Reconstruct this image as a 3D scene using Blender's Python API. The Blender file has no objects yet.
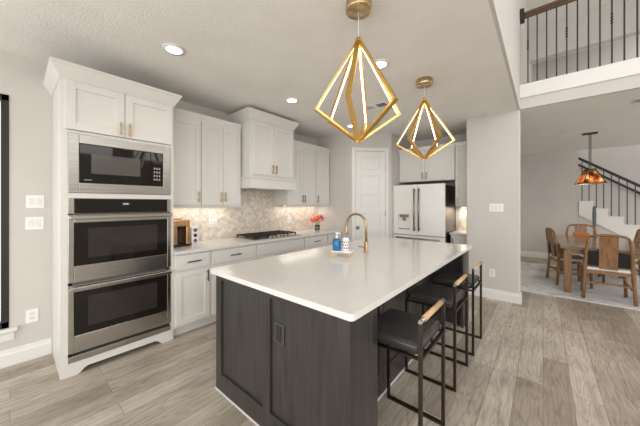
import bpy, bmesh, math, random
from mathutils import Vector, Matrix
random.seed(7)
S = bpy.context.scene
COL = S.collection
R = math.radians

# ------------------------------------------------------------------ camera
cd = bpy.data.cameras.new('camera'); cam = bpy.data.objects.new('camera', cd); COL.objects.link(cam)
cam.location = (0, 0, 1.42); cam.rotation_euler = (R(90), 0, R(40.3))
cd.sensor_width = 36; cd.lens = 36 * 263 / 640; cd.shift_y = -9 / 640; cd.clip_start = 0.02
S.camera = cam
# ------------------------------------------------------------------ view and light
S.view_settings.view_transform = 'Standard'; S.view_settings.look = 'None'
S.view_settings.exposure = -0.15; S.view_settings.gamma = 1.0
S.view_settings.use_curve_mapping = False
W = bpy.data.worlds.new('world'); S.world = W; W.use_nodes = True
bg = W.node_tree.nodes['Background']
bg.inputs['Color'].default_value = (1.0, 0.985, 0.96, 1); bg.inputs['Strength'].default_value = 1.2

def area_light(name, loc, target, size, size_y, power, color=(1, 1, 1)):
    l = bpy.data.lights.new(name, 'AREA'); l.shape = 'RECTANGLE'; l.size = size; l.size_y = size_y
    l.energy = power; l.color = color
    o = bpy.data.objects.new(name, l); COL.objects.link(o); o.location = loc
    o.rotation_euler = (Vector(target) - Vector(loc)).to_track_quat('-Z', 'Y').to_euler()
    return o
# daylight through the windows of the two-storey living room, the breakfast nook and the dining room
RIGHT_WIN = [(-2.4, -.4, .3, 2.5), (-2.4, -.4, 3.0, 5.0), (.2, 2.2, 3.0, 5.0), (2.8, 4.6, 3.0, 5.0), (5.9, 8.1, .5, 2.3)]
FRONT_WIN = [(.3, 2.3, .1, 2.5), (2.8, 4.7, .1, 2.5), (.3, 2.3, 3.0, 5.0), (2.8, 4.7, 3.0, 5.0), (-3.2, -.8, .05, 2.4)]
DAY = (1, .985, .96); WATT = 12        # watts per square metre of window
for a, b, c, d in RIGHT_WIN: area_light('window_daylight', (4.98, (a + b) / 2, (c + d) / 2), (0, (a + b) / 2, (c + d) / 2), b - a, d - c, WATT * (b - a) * (d - c), DAY)
for a, b, c, d in FRONT_WIN: area_light('window_daylight', ((a + b) / 2, -3.18, (c + d) / 2), ((a + b) / 2, 0, (c + d) / 2), b - a, d - c, WATT * (b - a) * (d - c), DAY)
area_light('window_daylight', (-3.72, -.78, 1.36), (0, -.78, 1.36), 1.5, 2.0, 40, DAY)
area_light('stairwell_fill_light', (3.4, 9.3, 4.9), (.6, 10.1, 3.0), 1.0, 1.4, 40, DAY)  # added fill lamp brightening the stair wall and loft, no window here

# ------------------------------------------------------------------ materials
def new_mat(name):
    m = bpy.data.materials.new(name); m.use_nodes = True
    nt = m.node_tree
    return m, nt, nt.nodes['Principled BSDF']
def lnk(nt, a, b): nt.links.new(a, b)
def obj_coords(nt, scale=(1, 1, 1), rot=(0, 0, 0)):
    g = nt.nodes.new('ShaderNodeNewGeometry'); mp = nt.nodes.new('ShaderNodeMapping')
    mp.inputs['Scale'].default_value = scale; mp.inputs['Rotation'].default_value = rot
    lnk(nt, g.outputs['Position'], mp.inputs['Vector']); return mp.outputs['Vector']
def noise(nt, vec, scale, detail=3, rough=.5):
    n = nt.nodes.new('ShaderNodeTexNoise'); n.inputs['Scale'].default_value = scale
    n.inputs['Detail'].default_value = detail; n.inputs['Roughness'].default_value = rough
    lnk(nt, vec, n.inputs['Vector']); return n.outputs['Fac']
def ramp(nt, fac, stops):
    r = nt.nodes.new('ShaderNodeValToRGB'); cr = r.color_ramp
    while len(cr.elements) < len(stops): cr.elements.new(.5)
    for e, (p, c) in zip(cr.elements, stops): e.position = p; e.color = (*c, 1)
    lnk(nt, fac, r.inputs['Fac']); return r.outputs['Color']
def bump(nt, bs, fac, strength, dist=.01):
    b = nt.nodes.new('ShaderNodeBump'); b.inputs['Strength'].default_value = strength; b.inputs['Distance'].default_value = dist
    lnk(nt, fac, b.inputs['Height']); lnk(nt, b.outputs['Normal'], bs.inputs['Normal'])
def paint(name, col, rough=.6, var=.03, bscale=250, bstr=.05, nscale=3):
    m, nt, b = new_mat(name); v = obj_coords(nt)
    f = noise(nt, v, nscale)
    lnk(nt, ramp(nt, f, [(.3, tuple(c * (1 - var) for c in col)), (.7, tuple(min(1, c * (1 + var)) for c in col))]), b.inputs['Base Color'])
    b.inputs['Roughness'].default_value = rough
    if bstr: bump(nt, b, noise(nt, v, bscale, 2), bstr)
    return m
def metal(name, col, rough=.25, stretch=(1, 1, 1), var=.12, scale=60):
    m, nt, b = new_mat(name); v = obj_coords(nt, stretch)
    f = noise(nt, v, scale)
    lnk(nt, ramp(nt, f, [(.3, tuple(c * (1 - var) for c in col)), (.7, tuple(min(1, c * (1 + var)) for c in col))]), b.inputs['Base Color'])
    b.inputs['Metallic'].default_value = 1; b.inputs['Roughness'].default_value = rough
    return m
def wood(name, c1, c2, rough=.4, stretch=(20, 20, 1.5), scale=2.0, spec=.5):
    m, nt, b = new_mat(name); v = obj_coords(nt, stretch)
    f = noise(nt, v, scale, 5, .6)
    lnk(nt, ramp(nt, f, [(.25, c1), (.75, c2)]), b.inputs['Base Color'])
    b.inputs['Roughness'].default_value = rough; b.inputs['Specular IOR Level'].default_value = spec
    bump(nt, b, f, .08)
    return m
def emit(name, col, strength):
    m, nt, b = new_mat(name)
    b.inputs['Base Color'].default_value = (*col, 1)
    b.inputs['Emission Color'].default_value = (*col, 1); b.inputs['Emission Strength'].default_value = strength
    return m

M = {}
M['wall'] = paint('wall_paint', (.60, .575, .545), .75, .015, 220, .06)
M['ceiling'] = paint('ceiling_paint', (.84, .82, .79), .85, .03, 90, .35)
M['trim'] = paint('white_trim', (.77, .76, .74), .4, .01, 100, .01)
M['cabinet'] = paint('white_cabinet_paint', (.72, .705, .675), .38, .01, 120, .015)
M['gap'] = paint('shadow_gap', (.08, .075, .07), .8, .05)
M['quartz'] = paint('white_quartz', (.72, .705, .685), .13, .03, 200, 0, 30)
M['steel'] = metal('brushed_steel', (.47, .45, .42), .25, (40, 1.0, 40), .10, 4)
M['steel_frame'] = metal('brushed_steel_frame', (.36, .345, .32), .3, (40, 1.0, 40), .12, 4)
M['steel_plain'] = metal('satin_steel', (.48, .455, .42), .27)
M['darksteel'] = metal('dark_steel', (.16, .155, .15), .33)
M['brass'] = metal('brushed_brass', (.70, .45, .14), .28)
M['brass_old'] = metal('aged_brass', (.44, .31, .17), .3)
M['brass_pale'] = metal('pale_brushed_brass', (.60, .46, .27), .3)
M['bronze'] = metal('brushed_bronze', (.30, .26, .22), .3)
M['copper'] = metal('copper_shell', (.58, .35, .17), .28)
M['blackmetal'] = metal('black_bronze_metal', (.075, .06, .05), .38)
M['iron'] = paint('black_iron', (.014, .012, .011), .5, .1)
M['led'] = emit('led_strip', (1.0, .86, .66), 6)
M['lamp'] = emit('downlight_lens', (1.0, .93, .82), 7)
M['under'] = emit('under_cabinet_led', (1.0, .95, .88), 5)
M['display'] = emit('oven_display', (.35, .5, .65), .6)
M['keys'] = paint('key_print', (.35, .34, .33), .4, .02)
M['plastic_white'] = paint('white_plastic', (.86, .85, .83), .35, .01)
M['plastic_black'] = paint('black_plastic', (.02, .019, .018), .3, .05)
M['leather'] = paint('black_leather', (.04, .039, .038), .27, .15, 160, .08)
M['black_pad'] = paint('black_cloth', (.008, .008, .008), .8, .1)
M['fridge'] = paint('matte_white_steel', (.84, .83, .81), .3, .01, 50, 0)
M['rubber'] = paint('black_rubber', (.02, .02, .02), .7, .05)
M['blue'] = paint('blue_soap', (.012, .15, .38), .15, .1, 50, 0)
M['coral'] = paint('coral_petals', (.85, .16, .14), .6, .2, 200, .1, 40)
M['peach'] = paint('peach_petals', (.95, .45, .22), .6, .15, 200, .1, 40)
M['pink'] = paint('pink_petals', (.80, .10, .20), .6, .2, 200, .1, 40)
M['green'] = paint('leaf_green', (.08, .17, .05), .6, .2)
M['cream'] = paint('cream_upholstery', (.74, .70, .64), .8, .05, 300, .1)
M['orange_fabric'] = paint('rust_orange_leather', (.42, .14, .035), .5, .15)
M['hall_grey'] = paint('slate_grey', (.12, .13, .15), .5, .1)
M['sinkwhite'] = paint('white_sink', (.9, .9, .89), .2, .01, 50, 0)
M['island'] = wood('charcoal_stained_wood', (.019, .0175, .016), (.052, .048, .044), .30, (14, 14, 1.2), 2.2)
M['oak'] = wood('oak_brown', (.13, .060, .024), (.36, .19, .08), .35, (18, 18, 2), 2.5)
M['oak_y'] = wood('dark_table_top', (.13, .075, .04), (.25, .15, .085), .15, (18, 1.5, 18), 2.5)
M['rail_wood'] = wood('handrail_wood', (.06, .03, .015), (.13, .066, .032), .35, (2, 20, 20), 2.5)
M['grip'] = wood('light_oak_grip', (.52, .32, .17), (.68, .44, .25), .4, (20, 3, 20), 3)

def glass_dark(name, col, rough=.04):
    m, nt, b = new_mat(name); v = obj_coords(nt)
    f = noise(nt, v, 2)
    lnk(nt, ramp(nt, f, [(.3, tuple(c * .9 for c in col)), (.7, tuple(c * 1.1 for c in col))]), b.inputs['Base Color'])
    b.inputs['Roughness'].default_value = rough; b.inputs['Specular IOR Level'].default_value = .32
    return m
M['ovenglass'] = glass_dark('smoked_oven_glass', (.012, .010, .008))
M['ovenwindow'] = glass_dark('oven_window', (.035, .030, .026), .08)
M['micwindow'] = glass_dark('microwave_window', (.10, .092, .085), .12)

def clear_glass(name, tint=(.95, .97, .96)):
    m = bpy.data.materials.new(name); m.use_nodes = True; nt = m.node_tree
    out = nt.nodes['Material Output']; nt.nodes.remove(nt.nodes['Principled BSDF'])
    t = nt.nodes.new('ShaderNodeBsdfTransparent'); t.inputs['Color'].default_value = (*tint, 1)
    g = nt.nodes.new('ShaderNodeBsdfGlossy'); g.inputs['Roughness'].default_value = .03
    fr = nt.nodes.new('ShaderNodeFresnel'); fr.inputs['IOR'].default_value = 1.45
    mx = nt.nodes.new('ShaderNodeMixShader')
    lnk(nt, fr.outputs[0], mx.inputs[0]); lnk(nt, t.outputs[0], mx.inputs[1]); lnk(nt, g.outputs[0], mx.inputs[2])
    lnk(nt, mx.outputs[0], out.inputs['Surface']); return m
M['glass'] = clear_glass('clear_glass')
M['waterglass'] = clear_glass('vase_glass', (.93, .93, .91))

def amber_glass():
    m, nt, b = new_mat('amber_mica'); v = obj_coords(nt, (1, 1, 1), (0, .5, .4))
    f = noise(nt, v, 9, 4, .6)
    lnk(nt, ramp(nt, f, [(.35, (.07, .03, .012)), (.52, (.30, .16, .07)), (.68, (.80, .60, .36))]), b.inputs['Base Color'])
    b.inputs['Roughness'].default_value = .25
    tr = nt.nodes.new('ShaderNodeBsdfTranslucent'); mx = nt.nodes.new('ShaderNodeMixShader'); mx.inputs[0].default_value = .6
    lnk(nt, ramp(nt, f, [(.38, (.07, .03, .012)), (.52, (.35, .19, .08)), (.66, (.9, .68, .42))]), tr.inputs['Color'])
    lnk(nt, b.outputs[0], mx.inputs[1]); lnk(nt, tr.outputs[0], mx.inputs[2])
    lnk(nt, mx.outputs[0], nt.nodes['Material Output'].inputs['Surface']); return m
M['amber'] = amber_glass()

def floor_mat():
    m, nt, b = new_mat('grey_oak_planks')
    v = obj_coords(nt, (1, 1, 1), (0, 0, R(90)))       # rows of boards run along Y
    br = nt.nodes.new('ShaderNodeTexBrick')
    br.offset = .37; br.offset_frequency = 2
    for k, val in (('Scale', 1.0), ('Mortar Size', .0022), ('Mortar Smooth', .2), ('Bias', 0), ('Brick Width', 1.35), ('Row Height', .165)): br.inputs[k].default_value = val
    br.inputs['Color1'].default_value = (0, 0, 0, 1); br.inputs['Color2'].default_value = (1, 1, 1, 1); br.inputs['Mortar'].default_value = (.5, .5, .5, 1)
    lnk(nt, v, br.inputs['Vector'])
    # shift the grain board by board
    sc = nt.nodes.new('ShaderNodeVectorMath'); sc.operation = 'MULTIPLY_ADD'
    lnk(nt, br.outputs['Color'], sc.inputs[0]); sc.inputs[1].default_value = (7.3, 3.1, 0)
    mp = nt.nodes.new('ShaderNodeMapping'); mp.inputs['Scale'].default_value = (1.6, 24, 1)
    lnk(nt, v, mp.inputs['Vector']); lnk(nt, mp.outputs[0], sc.inputs[2])
    n1 = nt.nodes.new('ShaderNodeTexNoise'); n1.inputs['Scale'].default_value = 1.5; n1.inputs['Detail'].default_value = 8; n1.inputs['Roughness'].default_value = .7; n1.inputs['Distortion'].default_value = .4
    lnk(nt, sc.outputs[0], n1.inputs['Vector'])
    # arched grain: contour lines of a slow noise, board by board
    mp2 = nt.nodes.new('ShaderNodeMapping'); mp2.inputs['Scale'].default_value = (.55, .30, 1); lnk(nt, sc.outputs[0], mp2.inputs['Vector'])
    n2 = nt.nodes.new('ShaderNodeTexNoise'); n2.inputs['Scale'].default_value = 1.3; n2.inputs['Detail'].default_value = 3; n2.inputs['Roughness'].default_value = .45
    lnk(nt, mp2.outputs[0], n2.inputs['Vector'])
    k1 = nt.nodes.new('ShaderNodeMath'); k1.operation = 'MULTIPLY'; k1.inputs[1].default_value = 75; lnk(nt, n2.outputs['Fac'], k1.inputs[0])
    k2 = nt.nodes.new('ShaderNodeMath'); k2.operation = 'SINE'; lnk(nt, k1.outputs[0], k2.inputs[0])
    k3 = nt.nodes.new('ShaderNodeMath'); k3.operation = 'MULTIPLY_ADD'; k3.inputs[1].default_value = .5; k3.inputs[2].default_value = .5; lnk(nt, k2.outputs[0], k3.inputs[0])
    n3 = nt.nodes.new('ShaderNodeTexNoise'); n3.inputs['Scale'].default_value = 3.0; n3.inputs['Detail'].default_value = 4; lnk(nt, v, n3.inputs['Vector'])
    base = ramp(nt, br.outputs['Color'], [(0, (.36, .31, .25)), (.35, (.455, .40, .335)), (.7, (.515, .46, .395)), (1, (.60, .545, .475))])
    g1 = ramp(nt, n1.outputs['Fac'], [(.28, (.66, .64, .62)), (.5, (.95, .95, .95)), (.75, (1.12, 1.12, 1.12))])
    g2 = ramp(nt, k3.outputs[0], [(0, (.80, .785, .77)), (.3, (.97, .97, .97)), (1, (1.04, 1.04, 1.04))])
    g3 = ramp(nt, n3.outputs['Fac'], [(.3, (.84, .83, .82)), (.6, (1.04, 1.04, 1.04))])
    m1 = nt.nodes.new('ShaderNodeMix'); m1.data_type = 'RGBA'; m1.blend_type = 'MULTIPLY'; m1.inputs[0].default_value = 1
    lnk(nt, base, m1.inputs[6]); lnk(nt, g1, m1.inputs[7])
    m2 = nt.nodes.new('ShaderNodeMix'); m2.data_type = 'RGBA'; m2.blend_type = 'MULTIPLY'; m2.inputs[0].default_value = 1
    lnk(nt, m1.outputs[2], m2.inputs[6]); lnk(nt, g2, m2.inputs[7])
    m4 = nt.nodes.new('ShaderNodeMix'); m4.data_type = 'RGBA'; m4.blend_type = 'MULTIPLY'; m4.inputs[0].default_value = 1
    lnk(nt, m2.outputs[2], m4.inputs[6]); lnk(nt, g3, m4.inputs[7])
    m3 = nt.nodes.new('ShaderNodeMix'); m3.data_type = 'RGBA'; m3.inputs[7].default_value = (.17, .14, .11, 1)
    mm = nt.nodes.new('ShaderNodeMath'); mm.operation = 'MULTIPLY'; mm.inputs[1].default_value = .7
    lnk(nt, br.outputs['Fac'], mm.inputs[0]); lnk(nt, mm.outputs[0], m3.inputs[0]); lnk(nt, m4.outputs[2], m3.inputs[6])
    lnk(nt, m3.outputs[2], b.inputs['Base Color'])
    b.inputs['Roughness'].default_value = .42
    bump(nt, b, n1.outputs['Fac'], .06)
    return m
M['floor'] = floor_mat()

def rug_mat():
    m, nt, b = new_mat('pale_grey_rug'); v = obj_coords(nt)
    n = nt.nodes.new('ShaderNodeTexNoise'); n.inputs['Scale'].default_value = 2.2; n.inputs['Detail'].default_value = 5; n.inputs['Distortion'].default_value = 1.2
    lnk(nt, v, n.inputs['Vector'])
    lnk(nt, ramp(nt, n.outputs['Fac'], [(.3, (.50, .50, .52)), (.5, (.72, .72, .73)), (.7, (.80, .79, .78))]), b.inputs['Base Color'])
    b.inputs['Roughness'].default_value = .95
    bump(nt, b, noise(nt, v, 400, 2), .3); return m
M['rug'] = rug_mat()
TILES = []
for i, c in enumerate([(.70, .615, .515), (.76, .68, .585), (.63, .545, .45), (.79, .72, .63), (.67, .585, .485)]):
    TILES.append(paint('stone_tile_%d' % i, c, .3, .12, 60, .02, 14))
M['grout'] = paint('grout', (.70, .65, .58), .9, .03)

# ------------------------------------------------------------------ mesh helpers
class MB:
    def __init__(s): s.bm = bmesh.new()
    def box(s, x0, x1, y0, y1, z0, z1, bev=0, seg=2, mi=0, rot=None):
        b = bmesh.new(); bmesh.ops.create_cube(b, size=1)
        for v in b.verts:
            v.co = Vector(((x0 + x1) / 2 + v.co.x * (x1 - x0), (y0 + y1) / 2 + v.co.y * (y1 - y0), (z0 + z1) / 2 + v.co.z * (z1 - z0)))
        if bev: bmesh.ops.bevel(b, geom=b.edges[:], offset=bev, segments=seg, affect='EDGES', profile=.5)
        if rot: bmesh.ops.transform(b, matrix=rot, verts=b.verts)
        return s._add(b, mi)
    def _add(s, b, mi=0):
        vm = {}
        for v in b.verts: vm[v] = s.bm.verts.new(v.co)
        for f in b.faces:
            try: nf = s.bm.faces.new([vm[v] for v in f.verts])
            except ValueError: continue
            nf.material_index = mi; nf.smooth = f.smooth
        b.free(); return s
    def bar(s, p, q, w, h=None, up=(0, 0, 1), bev=0, mi=0):
        """box-section bar from p to q"""
        p, q = Vector(p), Vector(q); h = h or w; d = (q - p); L = d.length; d.normalize()
        up = Vector(up)
        if abs(d.dot(up)) > .99: up = Vector((1, 0, 0))
        x = d.cross(up).normalized(); y = x.cross(d).normalized()
        b = bmesh.new(); bmesh.ops.create_cube(b, size=1)
        for v in b.verts: v.co = Vector((v.co.x * w, v.co.y * h, v.co.z * L))
        if bev: bmesh.ops.bevel(b, geom=b.edges[:], offset=bev, segments=1, affect='EDGES')
        mt = Matrix((x, y, d)).transposed().to_4x4(); mt.translation = (p + q) / 2
        bmesh.ops.transform(b, matrix=mt, verts=b.verts); return s._add(b, mi)
    def tube(s, pts, r, n=12, mi=0, cap=True):
        pts = [Vector(p) for p in pts]; rings = []; rr = r if isinstance(r, (list, tuple)) else [r] * len(pts)
        prev = None
        for i, p in enumerate(pts):
            t = (pts[min(i + 1, len(pts) - 1)] - pts[max(i - 1, 0)]).normalized()
            if prev is None:
                a = Vector((0, 0, 1)) if abs(t.z) < .9 else Vector((1, 0, 0)); x = t.cross(a).normalized()
            else:
                x = (prev - t * prev.dot(t)).normalized()
            prev = x; y = t.cross(x)
            rings.append([s.bm.verts.new(p + (x * math.cos(2 * math.pi * k / n) + y * math.sin(2 * math.pi * k / n)) * rr[i]) for k in range(n)])
        for a, b in zip(rings, rings[1:]):
            for k in range(n):
                f = s.bm.faces.new((a[k], a[(k + 1) % n], b[(k + 1) % n], b[k])); f.smooth = True; f.material_index = mi
        if cap:
            for rg in (rings[0][::-1], rings[-1]): s.bm.faces.new(rg).material_index = mi
        return s
    def lathe(s, prof, c=(0, 0, 0), n=24, mi=0, mat=None, smooth=True):
        rings = []
        for r, z in prof:
            ring = []
            for k in range(n if r > 1e-6 else 1):
                a = 2 * math.pi * k / n; p = Vector((r * math.cos(a), r * math.sin(a), z))
                if mat: p = mat @ p
                ring.append(s.bm.verts.new(p + Vector(c)))
            rings.append(ring)
        for a, b in zip(rings, rings[1:]):
            if len(a) == 1 and len(b) == 1: continue
            for k in range(n):
                if len(a) == 1: vs = (a[0], b[(k + 1) % n], b[k])
                elif len(b) == 1: vs = (a[k], a[(k + 1) % n], b[0])
                else: vs = (a[k], a[(k + 1) % n], b[(k + 1) % n], b[k])
                f = s.bm.faces.new(vs); f.smooth = smooth; f.material_index = mi
        return s
    def prism(s, poly, axis, a, b, mi=0):
        """polygon of 2D points extruded along axis from a to b; axis 'x' takes (y,z), 'y' takes (x,z), 'z' takes (x,y)"""
        def P(p, t):
            return {'x': (t, p[0], p[1]), 'y': (p[0], t, p[1]), 'z': (p[0], p[1], t)}[axis]
        A = [s.bm.verts.new(P(p, a)) for p in poly]; B = [s.bm.verts.new(P(p, b)) for p in poly]
        n = len(poly); fs = [s.bm.faces.new(A), s.bm.faces.new(B[::-1])]
        for k in range(n): fs.append(s.bm.faces.new((A[k], B[k], B[(k + 1) % n], A[(k + 1) % n])))
        for f in fs: f.material_index = mi
        return s
    def sweep(s, path, prof, mi=0):
        """closed profile [(out,z)] along a horizontal polyline [(x,y)], out = to the right of travel"""
        P = [Vector((p[0], p[1])) for p in path]; rings = []
        for i, p in enumerate(P):
            d0 = (P[i] - P[i - 1]).normalized() if i else None
            d1 = (P[i + 1] - P[i]).normalized() if i < len(P) - 1 else None
            n0 = Vector((d0.y, -d0.x)) if d0 else None; n1 = Vector((d1.y, -d1.x)) if d1 else None
            if n0 and n1:
                b = (n0 + n1).normalized(); mlt = 1 / max(.2, b.dot(n0)); nn = b * mlt
            else: nn = n0 or n1
            rings.append([s.bm.verts.new((p.x + nn.x * o, p.y + nn.y * o, z)) for o, z in prof])
        n = len(prof)
        for a, b in zip(rings, rings[1:]):
            for k in range(n): s.bm.faces.new((a[k], a[(k + 1) % n], b[(k + 1) % n], b[k])).material_index = mi
        s.bm.faces.new(rings[0][::-1]).material_index = mi; s.bm.faces.new(rings[-1]).material_index = mi
        return s
    def ball(s, c, r, sc=(1, 1, 1), sub=2, mi=0, jitter=0):
        b = bmesh.new(); bmesh.ops.create_icosphere(b, subdivisions=sub, radius=r)
        for v in b.verts:
            k = 1 + random.uniform(-jitter, jitter)
            v.co = Vector((v.co.x * sc[0] * k, v.co.y * sc[1] * k, v.co.z * sc[2] * k)) + Vector(c)
        for f in b.faces: f.smooth = True
        return s._add(b, mi)
    def xform(s, m):
        bmesh.ops.transform(s.bm, matrix=m, verts=s.bm.verts); return s
    def build(s, name, mats, parent=None, local=False):
        """links the shapes as ONE object; world coordinates unless local"""
        bmesh.ops.recalc_face_normals(s.bm, faces=s.bm.faces)
        if parent is not None and not local:
            off = wloc(parent)
        elif parent is None:
            xs = [v.co for v in s.bm.verts]
            lo = [min(v[i] for v in xs) for i in range(3)]; hi = [max(v[i] for v in xs) for i in range(3)]
            off = Vector(((lo[0] + hi[0]) / 2, (lo[1] + hi[1]) / 2, lo[2]))
        else: off = Vector((0, 0, 0))
        for v in s.bm.verts: v.co -= off
        me = bpy.data.meshes.new(name); s.bm.to_mesh(me); s.bm.free()
        for m in (mats if isinstance(mats, list) else [mats]): me.materials.append(M[m] if isinstance(m, str) else m)
        o = bpy.data.objects.new(name, me); COL.objects.link(o)
        if parent is not None: o.parent = parent
        else: o.location = off
        return o
def wloc(o):
    v = o.location.copy(); p = o.parent
    while p: v += p.location; p = p.parent
    return v
def tag(o, label, cat, group=None):
    o['label'] = label; o['category'] = cat
    if group: o['group'] = group
    return o
def thing(name, label, cat, loc=(0, 0, 0), group=None, rz=0):
    o = bpy.data.objects.new(name, None); COL.objects.link(o); o.location = loc; o.rotation_euler = (0, 0, rz)
    o.empty_display_size = .1
    return tag(o, label, cat, group)
def struct(o, label=None):
    o['kind'] = 'structure'
    if label: o['label'] = label
    return o
def kids(o): return list(o.children)
def dup(root, loc=None, rz=None, label=None):
    c = root.copy(); COL.objects.link(c)
    if loc is not None: c.location = loc
    if rz is not None: c.rotation_euler = (0, 0, rz)
    if label: c['label'] = label
    def rec(a, b):
        for ch in kids(a):
            d = ch.copy(); COL.objects.link(d); d.parent = b; rec(ch, d)
    rec(root, c); return c

# ------------------------------------------------------------------ the setting
WX, CEIL = -3.58, 2.76
struct(MB().box(-3.75, 5.2, -3.2, 10.3, -.12, 0).build('floor', 'floor'), 'grey oak plank floor')
struct(MB().box(-3.75, -.275, -3.2, 4.68, CEIL, CEIL + .25).box(-3.75, -.275, 4.68, 5.8, CEIL, CEIL + .25).build('ceiling', 'ceiling'), 'textured off white kitchen ceiling')
# left wall with a window hole Y -1.55 .. -.005, Z .335 .. 2.375
wy0, wy1, wz0, wz1 = -1.55, -.005, .335, 2.375
w = MB().box(WX - .15, WX, -3.2, wy0, 0, CEIL).box(WX - .15, WX, wy1, 4.12, 0, CEIL).box(WX - .15, WX, wy0, wy1, 0, wz0).box(WX - .15, WX, wy0, wy1, wz1, CEIL)
struct(w.build('wall_left', 'wall'), 'light greige painted kitchen wall')
# end wall + angled pantry wall + alcove side wall
e0, p0, p1 = 4.12, (-2.74, 4.12), (-2.19, 4.67)
t = .13
poly = [(WX - .15, e0), (p0[0], e0), p1, (p1[0], 5.62), (p1[0] - t, 5.62), (p1[0] - t, p1[1] + .054), (p0[0] - .054, e0 + t), (WX - .15, e0 + t)]
struct(MB().prism(poly, 'z', 0, CEIL).build('wall_pantry', 'wall'), 'greige wall angling around the pantry corner')
struct(MB().box(-2.35, -.93, 5.62, 5.78, 0, CEIL).build('wall_alcove', 'wall'))
w = MB().box(-.93, -.25, 4.68, 4.83, 0, CEIL)
bmesh.ops.bevel(w.bm, geom=[e for e in w.bm.edges if abs(e.verts[0].co.z - e.verts[1].co.z) > 1], offset=.018, segments=4, affect='EDGES', profile=.5)
w.box(-.93, -.80, 4.825, 5.78, 0, CEIL)
struct(w.build('wall_end', 'wall'), 'greige wall end between kitchen and dining room')
struct(MB().box(-.275, -.25, -3.2, 4.70, CEIL, 5.6).box(-.48, -.275, -3.2, 10.25, CEIL + .25, 5.6).box(-.275, -.25, 4.70, 10.12, CEIL + .3, 5.6).build('wall_upper', 'wall'), 'wall above the kitchen ceiling edge')
struct(MB().box(-1.0, -.93, 5.78, 9.05, 0, CEIL).build('wall_dining', 'wall'))
struct(MB().box(-1.0, .66, 9.05, 9.17, 0, CEIL).build('wall_back', 'wall'), 'greige dining room wall before the stairs')
struct(MB().box(-1.0, 5.0, 10.12, 10.25, 0, 5.6).build('wall_stairwell', 'wall'), 'pale wall behind the staircase')
struct(MB().box(-.274, 5.0, 4.7, 9.16, CEIL, CEIL + .3).box(-1.0, -.274, 5.8, 9.16, CEIL, CEIL + .25).build('ceiling_dining', 'ceiling'), 'dining room ceiling under the loft')
def holed(u0, u1, z0, z1, holes, put):
    us = sorted({u0, u1, *[h[0] for h in holes], *[h[1] for h in holes]}); zs = sorted({z0, z1, *[h[2] for h in holes], *[h[3] for h in holes]})
    for a, b in zip(us, us[1:]):
        for c_, d_ in zip(zs, zs[1:]):
            if not any(h[0] <= (a + b) / 2 <= h[1] and h[2] <= (c_ + d_) / 2 <= h[3] for h in holes): put(a, b, c_, d_)
w = MB(); holed(-3.35, 10.25, 0, 5.6, RIGHT_WIN, lambda a, b, c_, d_: w.box(5.0, 5.15, a, b, c_, d_))
struct(w.build('wall_right', 'wall'), 'tall living room wall with windows')
w = MB(); holed(-3.73, 5.0, 0, 5.6, FRONT_WIN, lambda a, b, c_, d_: w.box(a, b, -3.35, -3.2, c_, d_))
struct(w.build('wall_front', 'wall'), 'living room wall with windows behind the camera')
struct(MB().box(-.48, 5.0, -3.2, 10.25, 5.6, 5.75).build('ceiling_loft', 'ceiling'))
struct(MB().box(-.25, 5.0, 8.25, 8.45, 4.93, 5.6).build('wall_loft', 'wall'), 'dropped wall band across the loft')
# fascia of the loft edge
struct(MB().box(-.252, 5.0, 4.66, 4.70, CEIL - .003, 2.905).build('trim_1', 'wall'), 'plain face of the loft edge')
struct(MB().box(-.252, 5.0, 4.635, 4.72, 2.905, 3.095, .006).build('trim_2', 'trim'), 'white fascia board below the loft railing')
# baseboards
BP = [(0, 0), (.016, 0), (.016, .10), (.010, .118), (.007, .140), (0, .145)]
def base(name, path):
    struct(MB().sweep(path, BP).build(name, 'trim'), None)
base('baseboard_left', [(WX, -3.2), (WX, .258)])
base('baseboard_end', [(-.93, 4.68), (-.25, 4.68), (-.25, 4.83)])
base('baseboard_back', [(-.93, 9.05), (.66, 9.05)])
base('baseboard_pantry', [(p1[0] - .04, p1[1] - .04), p1, (p1[0], 4.78)])
# window in the left wall
wn = MB()
for a in ((wy0, wy0 + .055), (wy1 - .046, wy1)): wn.box(WX - .08, WX + .008, a[0], a[1], wz0, wz1, .004)
wn.box(WX - .08, WX + .008, wy0, wy1, wz0, wz0 + .055, .004).box(WX - .08, WX + .008, wy0, wy1, wz1 - .055, wz1, .004).box(WX - .07, WX - .01, (wy0 + wy1) / 2 - .03, (wy0 + wy1) / 2 + .03, wz0, wz1)
wo = struct(wn.build('window_1', 'iron'), 'tall black framed window beside the oven cabinet')
MB().box(WX - .045, WX - .04, wy0 + .03, wy1 - .03, wz0 + .03, wz1 - .03).build('pane', 'glass', wo)
MB().box(WX - .01, WX + .05, wy0 - .06, wy1 + .05, wz0 - .03, wz0, .006).sweep([(WX, wy0 - .04), (WX, wy1 + .03)], [(0, wz0 - .11), (.014, wz0 - .11), (.018, wz0 - .05), (.036, wz0 - .03), (0, wz0 - .03)]).build('window_sill', 'trim', wo)

# pantry door on the angled wall: local frame t along the wall, n out of it
DM = Matrix.Translation((p0[0], p0[1], 0)) @ Matrix.Rotation(R(45), 4, 'Z')   # x along wall, -y out of wall
d = MB()
d.box(.022, .088, -.018, 0, 0, 2.475, .004).box(.658, .722, -.018, 0, 0, 2.475, .004).box(.022, .722, -.020, 0, 2.412, 2.478, .004)
do = struct(d.xform(DM).build('door_1', 'trim'), 'white panelled pantry door in an angled corner')
d = MB()
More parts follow.
